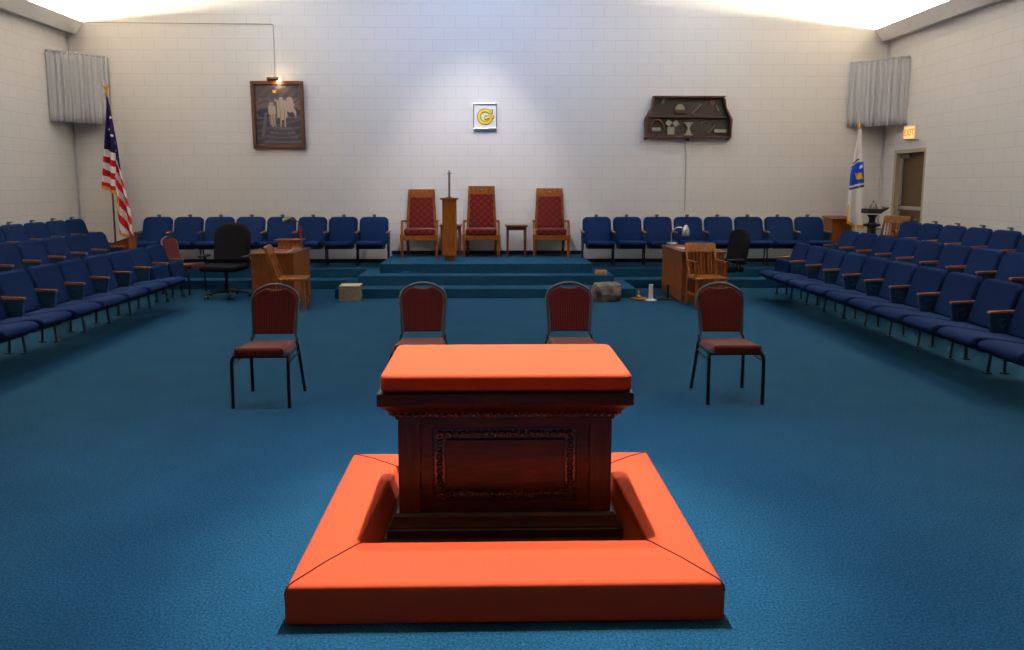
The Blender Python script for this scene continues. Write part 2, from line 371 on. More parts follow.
A = empty('altar', (AX, 3.24, 0), 0, 'dark carved mahogany altar with framed front panel standing inside red bench', 'altar')
D = .60   # depth
MB().box(-.578, .578, .008, D+.03, .0, .045).build('plinth_board', m_ply, A, smooth=False)
base = MB().rect_sweep([(.0, .045), (.0, .085), (-.006, .09), (-.006, .10), (-.018, .115), (-.026, .135), (-.026, .142), (-.034, .148), (-.04, .155)], -.562, .562, .0, D-.02)
base.build('base_moulding', m_mahogh, A, ang=25)
bx, y0, y1, z0, z1 = .51, .05, D-.07, .15, .63
core = MB(); core.box(-bx+.02, bx-.02, y0+.045, y1, z0, z1)
core.build('body', m_mahog, A, smooth=False)
for s in (-1, 1):
    MB().box(s*bx-(.105 if s > 0 else 0), s*bx+(.105 if s < 0 else 0), y0, y1+.01, z0, z1, bev=.004).build('corner_pilaster', m_mahog, A)
fr = MB()
for (a, c, e, f_) in ((-.41, .41, z0, .195), (-.41, .41, .575, z1), (-.41, -.345, .195, .575), (.345, .41, .195, .575)): fr.box(a, c, y0+.018, y0+.045, e, f_, bev=.003)
fr.build('panel_frame', m_mahogh, A)
pa = MB().box(-.345, .345, y0+.03, y0+.05, .195, .575)
pa.box(-.285, .285, y0+.018, y0+.032, .262, .508, bev=.006)
pa.build('front_panel', m_mahogh, A)
# carved leaf border round the front panel
cv = MB()
def leafs(x0, z0_, x1, z1_, n):
    for i in range(n):
        t = (i+.5)/n; x = x0+(x1-x0)*t; z = z0_+(z1_-z0_)*t
        hor = abs(x1-x0) > abs(z1_-z0_)
        for q, (sx, sz) in enumerate(((.6, 1.0),)):
            bm_ = bmesh.new(); bmesh.ops.create_icosphere(bm_, subdivisions=1, radius=1)
            for v in bm_.verts:
                a, c = v.co.x*.011, v.co.z*.018
                r = .5 if i % 2 else -.5
                a, c = (a*cos(r)-c*sin(r), a*sin(r)+c*cos(r))
                if not hor: a, c = c, a
                v.co = Vector((x+a, y0+.022+v.co.y*.012, z+c))
            cv.bm(bm_)
leafs(-.33, .537, .33, .537, 36); leafs(-.33, .232, .33, .232, 36); leafs(-.314, .245, -.314, .525, 16); leafs(.314, .245, .314, .525, 16)
for (a, c, e, f_) in ((-.338, .338, .516, .56), (-.338, .338, .21, .254), (-.338, -.292, .254, .516), (.292, .338, .254, .516)): cv.box(a, c, y0+.026, y0+.034, e, f_)
cv.build('carved_border', m_carve, A, ang=60)
cn = MB().rect_sweep([(-.08, .618), (-.074, .622), (-.074, .632), (-.066, .636), (-.064, .655), (-.05, .664), (-.046, .668), (-.03, .688), (-.012, .700), (-.008, .706), (0, .708), (.002, .712), (.002, .762), (0, .767)], -.590, .590, -.045, D-.005)
cn.build('cornice', m_mahogh, A, ang=25)
eg = MB()
def eggs(p0, p1, n):
    for i in range(n):
        t = (i+.5)/n; c = Vector(p0).lerp(Vector(p1), t)
        b_ = bmesh.new(); bmesh.ops.create_icosphere(b_, subdivisions=1, radius=1)
        for v in b_.verts: v.co = Vector((c.x+v.co.x*.0125, c.y+v.co.y*.012, c.z+v.co.z*.014))
        eg.bm(b_)
eggs((-.535, .012, .650), (.535, .012, .650), 32); eggs((-.54, .02, .650), (-.54, D-.07, .650), 16); eggs((.54, .02, .650), (.54, D-.07, .650), 16)
eg.build('egg_moulding', m_carve, A, ang=60)
# cushion on the altar
pc_ = MB(); b_ = bmesh.new(); bmesh.ops.create_cube(b_, size=1)
for v in b_.verts: v.co = Vector((v.co.x*1.17, v.co.y*.655, v.co.z*.086))
ve = [e for e in b_.edges if abs(e.verts[0].co.z-e.verts[1].co.z) > .01]
bmesh.ops.bevel(b_, geom=ve, offset=.045, segments=5, profile=.5, affect='EDGES')
he = [e for e in b_.edges if abs(e.verts[0].co.z-e.verts[1].co.z) < .001 and len(e.link_faces) == 2 and e.calc_face_angle(0) > 1.0]
bmesh.ops.bevel(b_, geom=he, offset=.022, segments=4, profile=.5, affect='EDGES')
pc_.bm(b_)
tag(pc_.build('altar_cushion', m_red, None, (AX+.005, 3.24+.292, .767+.041+.001), ang=50), 'thick red padded cushion covering the top of the altar', 'cushion')

# ------------------------------------------------------------------ theatre seats
def pad(w, z0, z1, y_b, y_t, th, rad, bulge=.012):
    # upright padded back, rounded top corners; front face at y
    pts = []
    n = 6
    pts += [(-w/2+.02, z0), (w/2-.02, z0), (w/2, z0+.02)]
    pts += [(w/2-rad+rad*cos(a), z1-rad+rad*sin(a)) for a in [i*pi/2/n for i in range(n+1)]]
    pts += [(-w/2+rad+rad*cos(a), z1-rad+rad*sin(a)) for a in [pi/2+i*pi/2/n for i in range(n+1)]]
    pts += [(-w/2, z0+.02)]
    b = MB().prism(pts, -th/2, th/2, bev=th*.42, seg=3)
    for v in b.v:
        t = (v.z-z0)/(z1-z0); u = v.x/(w/2)
        v.y += y_b+(y_t-y_b)*t - (.012*sin(pi*min(1, max(0, t))) if v.y < 0 else 0)+.02*u*u
    return b
def make_seat():
    r = empty('theatre_seat', (0, 0, 0))
    pad(.508, .37, .822, .045, .19, .07, .085).build('backrest', m_seat, r, ang=50)
    # seat pad, waterfall front
    prof = [(-.585, .365), (-.61, .39), (-.61, .415), (-.585, .440), (-.53, .452), (-.43, .445), (-.25, .415), (-.1, .392), (.0, .385), (.03, .37), (.03, .335), (-.3, .335), (-.52, .345)]
    b = MB().prism(prof, -.236, .236, axis='x', bev=.022, seg=3)
    b.build('seat_pad', m_seat, r, ang=55)
    MB().prism([(-.53, .343), (-.3, .333), (.03, .333), (.03, .30), (-.3, .30), (-.50, .318)], -.225, .225, axis='x').build('seat_pan', m_navymetal, r, smooth=False)
    clip = MB(); clip.box(-.028, .028, .235, .25, .80, .862, bev=.003); clip.box(-.028, .028, .20, .25, .842, .862, bev=.003)
    clip.build('hat_clip', m_clip, r)
    divider(r, .27)
    return r
def divider(r, x):
    p = MB().prism([(-.075, .28), (.07, .28), (.125, .56), (-.115, .56)], x-.016, x+.016, axis='x', bev=.004)
    o = p.build('end_panel', m_teal, r)
    for s in (-1, 1):
        b = MB(); n = 18; yc, zc = .005, .475
        b.tube([(x+s*.017, yc+.036*cos(2*pi*k/n), zc+.036*sin(2*pi*k/n)) for k in range(n)], .005, 6, closed=True)
        b.box(x+s*.016-.003, x+s*.016+.003, yc-.012, yc+.012, zc-.018, zc+.018, bev=.002)
        b.build('round_emblem', m_teal, o)
    MB().prism([(-.125, .565), (-.115, .582), (.12, .592), (.135, .585), (.135, .562), (-.11, .556)], x-.024, x+.024, axis='x', bev=.006).build('armrest', m_arm, r)
    for ya, yb in ((-.05, -.085), (.06, .075)):
        l = MB(); l.tube([(x, ya, .34), (x, yb, .012)], .013, 8); l.box(x-.022, x+.022, yb-.03, yb+.03, 0, .012, bev=.003)
        l.build('leg', m_legs, r)
proto = make_seat(); used = [False]
ORD = ['first', 'second', 'third', 'fourth', 'fifth', 'sixth', 'seventh', 'eighth', 'ninth', 'tenth', 'eleventh', 'twelfth']
fold_mesh = None
def fold_up(o):
    global fold_mesh
    for ch in o.children:
        if ch.name.startswith('seat_pad'):
            if fold_mesh is None:
                b = MB().box(-.236, .236, -.17, -.06, .30, .575, bev=.04, seg=4)
                for v in b.v: v.y += (v.z-.40)*.25
                t = b.build('seat_pad', m_seat, None, ang=55); fold_mesh = t.data; bpy.data.objects.remove(t)
            ch.data = fold_mesh
        if ch.name.startswith('seat_pan'):
            bpy.data.objects.remove(ch)
def seat_at(x, y, z, rz, label, group, end=False):
    o = proto if not used[0] else copy_tree(proto); used[0] = True
    o.location = (x, y, z); o.rotation_euler = (0, 0, rz); tag(o, label, 'chair', group)
    if end: ends.append((o, end))
    return o
ends = []; allseats = {}
P = .5402
# back rows: from the stage outwards
for i in range(8):
    seat_at(-2.05-P*i, 12.52, 2*RZ, 0, 'blue theatre seat, %s from the stage in the row along back wall, left side' % ORD[i], 'blue seats along the back wall left of the stage', 'L' if i == 7 else False)
for i in range(8):
    seat_at(1.897+.5435*i, 12.52, 2*RZ, 0, 'blue theatre seat, %s from the stage in the row along back wall, right side' % ORD[i], 'blue seats along the back wall right of the stage', 'L' if i == 0 else False)
# side rows: counted from the back wall
rowsR = [(4.646, 0, 10.90, 11, 'front'), (5.70, RZ, 11.54, 9, 'middle'), (6.68, 2*RZ, 11.50, 6, 'rear')]
for X, z, Y0, n, nm in rowsR:
    for i in range(n):
        s_ = seat_at(X, Y0-P*i, z, -pi/2, 'blue theatre seat, %s from the back wall in the %s row on right' % (ORD[i], nm), 'blue seats in the %s row on the right' % nm, 'L' if i == 0 else False)
        if nm == 'front': allseats['R', i] = s_
rowsL = [(-4.84, 0, 10.78, 10, 'front'), (-6.0, RZ, 11.32, 6, 'middle'), (-6.98, 2*RZ, 12.50, 6, 'rear')]
for X, z, Y0, n, nm in rowsL:
    for i in range(n):
        s_ = seat_at(X, Y0-P*i, z, pi/2, 'blue theatre seat, %s from the back wall in the %s row on left' % (ORD[i], nm), 'blue seats in the %s row on the left' % nm, 'R' if i == 0 else False)
        if nm == 'front': allseats['L', i] = s_
        if nm == 'rear': allseats['B', i] = s_
for o, n_ in ((allseats['R', 0], 0), (allseats['L', 0], 0), (allseats['L', 1], 0), (allseats['B', 0], 0)): fold_up(o)
# seats at the end of a row have a second divider: right/left rows -> the far end
for o, side in ends:
    rz = o.rotation_euler.z
    if abs(rz) < .1: divider(o, -.27)
    elif rz < 0: divider(o, -.27)
for q in list(bpy.data.objects):      # back row: pads half raised, seats a little taller
    if q.name.startswith('theatre_seat') and 'along the back wall' in q['group']:
        q.scale = (1, 1, 1.035)
        for ch in q.children:
            if ch.name.startswith('seat_pa'): ch.scale = (.95, .66, 1)
for o in [q for q in bpy.data.objects if q.name.startswith('theatre_seat') and q['group'].split()[4] in ('front', 'middle')]:
    for ch in list(o.children):
        if ch.name.startswith('hat_clip'): bpy.data.objects.remove(ch)
# (the left rows' own divider at +x already closes their far end; near ends lie outside the frame)

# ------------------------------------------------------------------ banquet chairs
def arch(t):   # t 0..1 left to right along the top of the frame, from the shoulders
    pts = [(-.185, .47), (-.188, .56), (-.196, .66), (-.204, .74), (-.203, .79), (-.188, .826), (-.150, .858), (-.095, .883), (-.04, .896), (0, .898)]
    return pts
def make_banquet():
    r = empty('banquet_chair', (0, 0, 0))
    hp = [(x*.93, z) for x, z in arch(0)]; fp = hp+[(-x, z) for x, z in hp[::-1][1:]]
    yb = lambda z: .16+(z-.45)*.22
    MB().tube([(x, yb(z), z) for x, z in fp], .0125, 8).build('back_frame', m_chairmetal, r)
    # upholstered back panel, scooped at the top
    left = [(-.168, .502), (-.172, .58), (-.180, .68), (-.190, .75), (-.188, .79), (-.174, .818), (-.138, .848), (-.100, .866), (-.080, .867), (-.05, .858), (0, .853)]
    left = [(x*.93, z) for x, z in left]
    pts = left+[(-x, z) for x, z in left[::-1][1:]]
    b = MB().prism(pts, -.024, .020, bev=.012, seg=3)
    for v in b.v: v.y += yb(v.z)
    b.build('backrest', m_burg, r, ang=50)
    b = MB(); b_ = bmesh.new(); bmesh.ops.create_cube(b_, size=1)
    for v in b_.verts:
        wv = .206 if v.co.y < 0 else .19
        v.co = Vector((v.co.x*2*wv, -.055+v.co.y*.40, .445+v.co.z*.07-(.022 if v.co.y > 0 else 0)))
    bmesh.ops.bevel(b_, geom=[e for e in b_.edges if abs(e.verts[0].co.z-e.verts[1].co.z) > .01], offset=.05, segments=4, profile=.5, affect='EDGES')
    bmesh.ops.bevel(b_, geom=[e for e in b_.edges if abs(e.verts[0].co.z-e.verts[1].co.z) < .001 and len(e.link_faces) == 2 and e.calc_face_angle(0) > 1.0 and e.verts[0].co.z > .44], offset=.03, segments=4, profile=.5, affect='EDGES')
    b.bm(b_); b.build('seat', m_burg, r, ang=50)
    f = MB(); f.tube([(-.185, .165, .47), (-.187, .12, .403), (-.205, -.17, .402), (-.19, -.215, .402), (.19, -.215, .402), (.205, -.17, .402), (.187, .12, .403), (.185, .165, .47)], .011, 8)
    f.build('seat_frame', m_blackmetal, r)
    for s in (-1, 1):
        l = MB(); l.tube([(s*.205, -.165, .405), (s*.213, -.20, .39), (s*.216, -.222, .36), (s*.216, -.23, .0)], .014, 8); l.lathe([(.014, 0), (.014, .012)], 10, c=(s*.216, -.23, 0))
        lo = l.build('leg', m_blackmetal, r)
        l = MB(); l.tube([(s*.188, .15, .44), (s*.195, .165, .36), (s*.218, .235, .0)], .014, 8); l.lathe([(.014, 0), (.014, .012)], 10, c=(s*.218, .235, 0))
        lo = l.build('leg', m_blackmetal, r)
        st = MB(); st.lathe([(.004, 0), (.004, .004)], 8, M=Matrix.Translation((s*.206, .185, .20)) @ Matrix.Rotation(pi/2, 4, 'X')); st.lathe([(.004, 0), (.004, .004)], 8, M=Matrix.Translation((s*.213, .207, .09)) @ Matrix.Rotation(pi/2, 4, 'X')); st.build('rivet', m_steel, lo)
        MB().tube([(s*.216, -.222, .345), (s*.197, .165, .355)], .007, 6).build('stretcher', m_blackmetal, r)
    return r
bc = make_banquet(); bg = 'burgundy banquet chairs in a line behind the altar'
spec = [(-1.775, 5.645, 0, 'burgundy dotted banquet chair standing alone left of the altar, in front of left desk', bg),
        (-.565, 5.72, 0, 'burgundy banquet chair right behind the altar on its left, lower half hidden by altar', bg),
        (.665, 5.72, 0, 'burgundy banquet chair right behind the altar on its right, lower half hidden by altar', bg),
        (1.93, 5.67, 0, 'burgundy dotted banquet chair standing alone right of the altar, in front of right desk', bg),
        (-4.88, 11.42, pi/2-.2, 'burgundy banquet chair at back left between front row end and black office chair', None)]
for i, (x, y, rz, lb, g) in enumerate(spec):
    o = bc if i == 0 else copy_tree(bc)
    o.location = (x, y, 0); o.rotation_euler = (0, 0, rz); tag(o, lb, 'chair', g)
    if g is None and 'group' in o: del o['group']

# ------------------------------------------------------------------ thrones
def make_throne(hb, plate):
    r = empty('throne_chair', (0, 0, 0))
    yb = lambda z: .13+(z-.3)*.12
    b = MB().prism([(-.275, .28), (.275, .28), (.262, .70), (.236, hb), (-.236, hb), (-.262, .70)], -.018, .018, bev=.006)
    for v in b.v: v.y += yb(v.z)+.03
    bk = b.build('back_board', m_oak, r)
    b = MB().prism([(-.225, .50), (.225, .50), (.205, hb-.155), (.19, hb-.14), (-.19, hb-.14), (-.205, hb-.155)], -.03, .02, bev=.018, seg=3)
    for v in b.v: v.y += yb(v.z)
    b.build('back_cushion', m_throne, r, ang=50)
    if plate:
        MB().box(-.032, .032, yb(hb)-.005, yb(hb)+.012, hb-.09, hb-.055, bev=.006, M=Matrix.Translation((0, 0, 0))).build('metal_badge', m_silver, bk)
    MB().box(-.27, .27, -.27, .16, .385, .50, bev=.03, seg=4).build('seat_cushion', m_throne, r, ang=50)
    MB().box(-.28, .28, -.265, .20, .30, .385, bev=.006).build('apron', m_oak, r)
    for s in (-1, 1):
        MB().hexa((s*.30-.02, s*.30+.02, -.285, -.245), (s*.305-.028, s*.305+.028, -.30, -.23), 0, .40, bev=.004).build('leg', m_oak, r)
        MB().hexa((s*.25-.022, s*.25+.022, .25, .29), (s*.26-.025, s*.26+.025, .15, .21), 0, .36, bev=.004).build('leg', m_oakd, r)
        # arm support curving up and back, with the rest on top
        MB().prism([(-.30, .38), (-.235, .38), (-.175, .50), (-.15, .62), (-.205, .62), (-.25, .52)], s*.305-.02, s*.305+.02, axis='x', bev=.004).build('arm_post', m_oak, r)
        MB().prism([(-.235, .62), (-.225, .65), (.14, .635), (.20, .635), (.20, .605), (.14, .605), (-.22, .615)], s*.29-.028, s*.29+.028, axis='x', bev=.006).build('armrest', m_oakd, r)
    return r
for x, hb, pl, lb in ((-1.235, 1.185, False, 'oak throne chair with red diamond cushions, left of podium on stage'),
                      (-.155, 1.245, True, 'tallest oak throne chair with red diamond cushions, centre of the stage'),
                      (1.075, 1.205, True, 'oak throne chair with red diamond cushions, right end of stage beside small table')):
    t = make_throne(hb, pl); t.location = (x, 12.74, 3*RZ); tag(t, lb, 'chair')

def side_table(x, y, lb):
    r = empty('side_table', (x, y, 3*RZ), 0, lb, 'table')
    MB().box(-.20, .20, -.17, .17, .535, .56, bev=.006).build('tabletop', m_oakd, r)
    MB().box(-.16, .16, -.13, .13, .47, .535, bev=.003).build('apron', m_oakd, r)
    for sx in (-1, 1):
        for sy in (-1, 1):
            MB().hexa((sx*.155-.014, sx*.155+.014, sy*.125-.014, sy*.125+.014), (sx*.155-.022, sx*.155+.022, sy*.125-.022, sy*.125+.022), 0, .535, bev=.003).build('leg', m_oakd, r)
side_table(.465, 12.68, 'small dark wooden side table between centre and right thrones')
side_table(-.70, 12.78, 'small dark wooden side table mostly hidden behind the tall podium')

pd = empty('podium', (-.675, 11.93, 3*RZ), 0, 'tall narrow oak pillar podium at the front of stage', 'podium')
MB().box(-.085, .085, -.085, .085, 0, .10, bev=.005).build('base', m_oak, pd)
MB().box(-.115, .115, -.11, .11, .09, 1.02, bev=.006).build('column', m_oak, pd)
MB().box(-.145, .145, -.14, .14, 1.02, 1.05, bev=.006).build('top', m_oakd, pd)
rd = empty('standing_rod', (-.675, 11.93, 3*RZ+1.05), 0, 'slim dark metal rod with cross shaped tip standing on the podium', 'rod')
MB().box(-.018, .018, -.012, .012, .012, .40, bev=.002).build('shaft', m_greyplate, rd)
MB().box(-.05, .05, -.04, .04, 0, .014, bev=.003).build('foot', m_greyplate, rd)
b = MB(); b.box(-.04, .04, -.01, .01, .395, .41, bev=.002); b.lathe([(.008, .41), (.016, .425), (.008, .445), (.003, .46)], 10); b.build('tip', m_greyplate, rd)

# ------------------------------------------------------------------ desks and what stands on them
def make_desk(x0, x1, y0, y1, side, lb):
    # side = +1: closed panel faces +x (the knee hole faces -x)
    cx, cy = (x0+x1)/2, (y0+y1)/2; r = empty('desk', (cx, cy, 0), 0, lb, 'desk')
    a, d_ = (x1-x0)/2, (y1-y0)/2
    MB().box(-a, a, -d_, d_, .715, .745, bev=.006).build('desktop', m_oakd, r)
    MB().box(side*(a-.045), side*(a-.02), -d_+.04, d_-.04, 0, .715).build('front_panel', m_oak, r, smooth=False)
    for s in (-1, 1):
        MB().box(-a+.02, a-.02, s*(d_-.03)-.012, s*(d_-.03)+.012, 0, .715).build('side_panel', m_oakd, r, smooth=False)  # darker oak on the desk ends, shade put into the colour
        MB().box(min(-side*(a-.06), side*(a-.06)), max(-side*(a-.06), side*(a-.06)), min(s*(d_-.05), s*(d_-.40)), max(s*(d_-.05), s*(d_-.40)), .06, .70).build('drawer_pedestal', m_oakd, r, smooth=False)
        for k in range(3):
            z = .09+k*.2
            dr = MB().box(-side*(a-.06)-.01, -side*(a-.06)+.01, s*(d_-.225)-.15, s*(d_-.225)+.15, z, z+.18, bev=.004).build('drawer', m_oak, r)
            MB().box(-side*(a-.04)-.008, -side*(a-.04)+.008, s*(d_-.225)-.05, s*(d_-.225)+.05, z+.085, z+.1, bev=.003).build('handle', m_brass, dr)
    return r
make_desk(-3.44, -2.80, 10.22, 11.20, 1, 'oak desk on the left with a slanted tabletop lectern and books on it')
make_desk(2.80, 3.46, 10.36, 11.62, -1, 'oak desk on the right with silver lamp and papers on it')
DT = .746
# left desk: tabletop lectern, reading lamp, books
tl = empty('tabletop_lectern', (-3.06, 10.98, DT), 0, 'small wooden reading stand on the far end of the left desk', 'lectern')
MB().hexa((-.16, .17, -.13, .13), (-.14, .15, -.11, .11), 0, .12).build('box', m_oak, tl, smooth=False)
MB().box(-.21, .20, -.15, .15, .12, .145, bev=.005).build('top', m_oakd, tl)
gl = empty('gooseneck_lamp', (-2.89, 10.95, DT+.146), 0, 'small gooseneck reading lamp with red stem on the tabletop lectern', 'lamp')
MB().lathe([(.03, 0), (.03, .012)], 14).build('base', m_bookred, gl)
MB().tube([(0, 0, .01), (0, 0, .20)], .016, 8).build('stem', m_bookred, gl)
MB().tube([(0, 0, .2), (-.02, 0, .25), (-.06, 0, .285), (-.11, 0, .305), (-.17, 0, .31)], .008, 8).build('neck', m_blackpl, gl)
MB().lathe([(.012, -.02), (.03, 0), (.045, .06), (.04, .11), (.02, .115)], 14, M=Matrix.Translation((-.15, 0, .315)) @ Matrix.Rotation(-1.95, 4, 'Y')).build('head', m_greyplate, gl)
def book(x, y, z, w, d_, h, rz, m_, lb):
    r = empty('book', (x, y, z), rz, lb, 'book')
    MB().box(-w/2+.004, w/2-.006, -d_/2+.005, d_/2-.005, .003, h-.003).build('pages', m_paper, r, smooth=False)
    b = MB(); b.box(-w/2, w/2, -d_/2, d_/2, 0, .003); b.box(-w/2, w/2, -d_/2, d_/2, h-.003, h); b.box(-w/2, -w/2+.003, -d_/2, d_/2, 0, h); b.build('cover', m_, r, smooth=False)
book(-3.02, 10.42, DT, .22, .28, .028, 0, m_bookred, 'red book with pale pages near the front edge of left desk')
book(-2.90, 10.72, DT, .15, .22, .022, .1, m_blackpl, 'dark closed book beside the tabletop lectern on left desk')
book(-2.895, 10.72, DT+.0225, .13, .19, .022, .2, m_bookred, 'small red book lying on top of the dark book, left desk')
# right desk: silver lamp, papers
sl = empty('desk_lamp', (2.91, 11.35, DT), 0, 'brushed silver gooseneck desk lamp at the far corner of right desk', 'lamp')
MB().lathe([(.085, 0), (.088, .01), (.088, .045), (.08, .055), (.02, .058)], 24).build('base', m_silver, sl)
pts = [(-.005, 0, .05), (-.015, 0, .15), (-.01, 0, .21), (.02, 0, .26), (.07, 0, .295), (.12, 0, .30), (.17, 0, .285), (.2, 0, .27)]
MB().tube(pts, .008, 8).build('neck', m_silver, sl)
MB().lathe([(.012, .12), (.022, .115), (.040, .08), (.055, .03), (.060, -.02), (.060, -.055), (.054, -.055), (.054, -.02), (.03, .06)], 24, c=(.215, 0, .215)).build('shade', m_silver, sl)
for i, (x, y, rz) in enumerate(((3.02, 10.95, .2), (3.07, 10.72, -.15))):
    tag(MB().box(-.11, .11, -.14, .14, 0, .003).build('paper_sheet', m_paper, None, (x, y, DT+.0005), rz=rz), ['white papers lying at the middle of right desk by lamp', 'white papers lying nearer the armchair on right desk'][i], 'paper')

# ------------------------------------------------------------------ slatted oak armchairs
def make_armchair():
    r = empty('wooden_armchair', (0, 0, 0))
    yb = lambda z: .17+(z-.42)*.28
    MB().box(-.228, .228, -.23, .20, .405, .44, bev=.012, seg=3).build('seat', m_oak, r)
    b = MB().prism([(-.225, .755), (.225, .755), (.228, .87), (.2, .885), (-.2, .885), (-.228, .87)], -.012, .012, bev=.004)
    for v in b.v: v.y += yb(v.z)
    b.build('top_rail', m_oak, r)
    for i in range(7):
        x = -.155+i*.0517
        b = MB(); b.tube([(x*.92, yb(.44)-.01, .435), (x*.98, yb(.60)+.012, .60), (x, yb(.76), .765)], .009, 6); b.build('slat', m_oak, r)
    for s in (-1, 1):
        b = MB(); b.hexa((s*.20-.016, s*.20+.016, yb(.42)-.035, yb(.42)+.0), (s*.212-.014, s*.212+.014, yb(.80)-.014, yb(.80)+.014), .43, .80, bev=.003); b.build('back_post', m_oak, r)
        MB().hexa((s*.215-.016, s*.215+.016, -.225, -.19), (s*.20-.02, s*.20+.02, -.21, -.17), 0, .41, bev=.003).build('leg', m_oak, r)
        MB().hexa((s*.20-.016, s*.20+.016, .23, .265), (s*.195-.02, s*.195+.02, .15, .19), 0, .41, bev=.003).build('leg', m_oak, r)
        MB().prism([(-.20, .635), (-.215, .66), (.215, .655), (.215, .632)], s*.218-.022, s*.218+.022, axis='x', bev=.006).build('armrest', m_oak, r)
        MB().hexa((s*.212-.016, s*.212+.016, -.17, -.12), (s*.218-.014, s*.218+.014, -.175, -.13), .43, .635, bev=.003).build('arm_post', m_oak, r)
        MB().box(s*.2-.01, s*.2+.01, -.20, .23, .17, .20, bev=.003).build('stretcher', m_oak, r)
    return r
wc = make_armchair(); wc.location = (3.06, 9.97, 0); wc.rotation_euler = (0, 0, .07); tag(wc, 'slatted oak armchair facing the altar in front of right desk', 'chair')
w3 = copy_tree(wc); w3.location = (6.86, 12.20, 2*RZ); w3.rotation_euler = (0, 0, -pi/2+.55); tag(w3, 'slatted oak armchair standing by the exit door behind the seats', 'chair')
# left: side chair without arms seen in profile
sc = empty('wooden_chair', (-2.76, 9.88, 0), pi/2+.10, 'plain oak slat chair seen side on in front of left desk', 'chair')
yb = lambda z: .15+(z-.42)*.32
MB().box(-.20, .20, -.235, .21, .415, .45, bev=.012, seg=3).build('seat', m_oak, sc)
b = MB().prism([(-.205, .77), (.205, .77), (.205, .87), (.17, .89), (-.17, .89), (-.205, .87)], -.014, .014, bev=.004)
for v in b.v: v.y += yb(v.z)
b.build('top_rail', m_oak, sc)
for i in range(5):
    x = -.12+i*.06; MB().tube([(x, yb(.45), .445), (x, yb(.60)+.01, .60), (x, yb(.78), .78)], .010, 6).build('slat', m_oak, sc)
for s in (-1, 1):
    MB().hexa((s*.185-.017, s*.185+.017, yb(.45)-.03, yb(.45)+.02), (s*.19-.016, s*.19+.016, yb(.86)-.02, yb(.86)+.02), .44, .86, bev=.003).build('back_post', m_oak, sc)
    MB().hexa((s*.18-.016, s*.18+.016, -.225, -.19), (s*.17-.02, s*.17+.02, -.20, -.16), 0, .42, bev=.003).build('leg', m_oak, sc)
    MB().hexa((s*.18-.016, s*.18+.016, .22, .255), (s*.17-.02, s*.17+.02, .15, .19), 0, .42, bev=.003).build('leg', m_oak, sc)
    MB().box(s*.175-.009, s*.175+.009, -.20, .22, .16, .185, bev=.003).build('stretcher', m_oak, sc)

# ------------------------------------------------------------------ office chairs
def make_office(arms=True):
    r = empty('office_chair', (0, 0, 0))
    b = pad(.52, .54, 1.13, .17, .26, .09, .20); b.build('backrest', m_blackfab, r, ang=50)
    MB().box(-.26, .26, -.27, .20, .42, .51, bev=.035, seg=4).build('seat', m_blackfab, r, ang=50)
    MB().tube([(0, .08, .41), (0, .24, .42), (0, .265, .50), (0, .25, .70)], .02, 8).build('back_bracket', m_blackpl, r)
    MB().lathe([(.03, .06), (.03, .24), (.02, .24), (.02, .42)], 14).build('gas_column', m_blackpl, r)
    st = MB()
    for k in range(5):
        a = 2*pi*k/5+.3; st.tube([(0, 0, .10), (.16*cos(a), .16*sin(a), .095), (.30*cos(a), .30*sin(a), .07)], [.026, .02, .014], 8)
    sb = st.build('star_base', m_blackpl, r)
    for k in range(5):
        a = 2*pi*k/5+.3; MB().lathe([(.026, -.02), (.028, 0), (.026, .02)], 12, M=Matrix.Translation((.30*cos(a), .30*sin(a), .028)) @ Matrix.Rotation(a+.5, 4, 'Z') @ Matrix.Rotation(pi/2, 4, 'X')).build('caster', m_blackpl, sb)
    for s in (-1, 1):
        a = MB(); a.tube([(s*.22, .05, .42), (s*.30, .05, .45), (s*.31, .03, .62)], .014, 8); a.box(s*.31-.03, s*.31+.03, -.14, .14, .62, .65, bev=.012, seg=3); a.build('armrest', m_blackpl, r)
    return r
oc = make_office(); oc.location = (-4.03, 10.92, 0); oc.rotation_euler = (0, 0, -.12); oc.scale = (1.1, 1.05, 1.0); tag(oc, 'black office chair with tall rounded back beside the left desk', 'chair')
o2 = copy_tree(oc); o2.location = (3.64, 10.95, 0); o2.rotation_euler = (0, 0, -pi/2+.22); o2.scale = (.95, 1, .93); tag(o2, 'black office swivel chair seen side on behind the right desk', 'chair')

# ------------------------------------------------------------------ small things on the floor
b = MB().box(-.155, .155, -.15, .15, 0, .23, bev=.006)
o = b.build('stone_block', [m_stone, m_stone_lit], None, (-2.09, 10.66, 0), rz=.05)
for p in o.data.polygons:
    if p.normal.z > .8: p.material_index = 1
tag(o, 'smooth pale squared stone block on carpet left of the stage steps', 'stone')
b_ = bmesh.new(); bmesh.ops.create_cube(b_, size=1); bmesh.ops.subdivide_edges(b_, edges=list(b_.edges), cuts=7, use_grid_fill=True)
from mathutils import noise
for v in b_.verts:
    c = v.co.copy(); n = c.normalized()*.62; c = c.lerp(n, .55)
    k = noise.noise(c*3.1)*.10+noise.noise(c*8)*.045; c += c.normalized()*k
    v.co = Vector((c.x*.40, c.y*.36, max(-.43, c.z)*.28+.12))
tag(MB().bm(b_).build('rough_stone', m_rock, None, (1.745, 10.55, 0), ang=25), 'rough grey uncut stone on carpet right of the stage steps', 'stone')
for v in bpy.data.objects['rough_stone'].data.vertices: v.co.z = max(0, v.co.z)
tag(MB().box(-.09, .09, -.055, .055, 0, .06, bev=.004).build('wood_block', m_lightwood, None, (1.775, 11.36, 2*RZ-.004), rz=.05), 'small light wooden block on the upper stage step at right', 'block')
bp = empty('brass_dish', (2.24, 10.62, 0), 0, 'round brass dish with upright spindle on floor near white candlestick', 'dish')
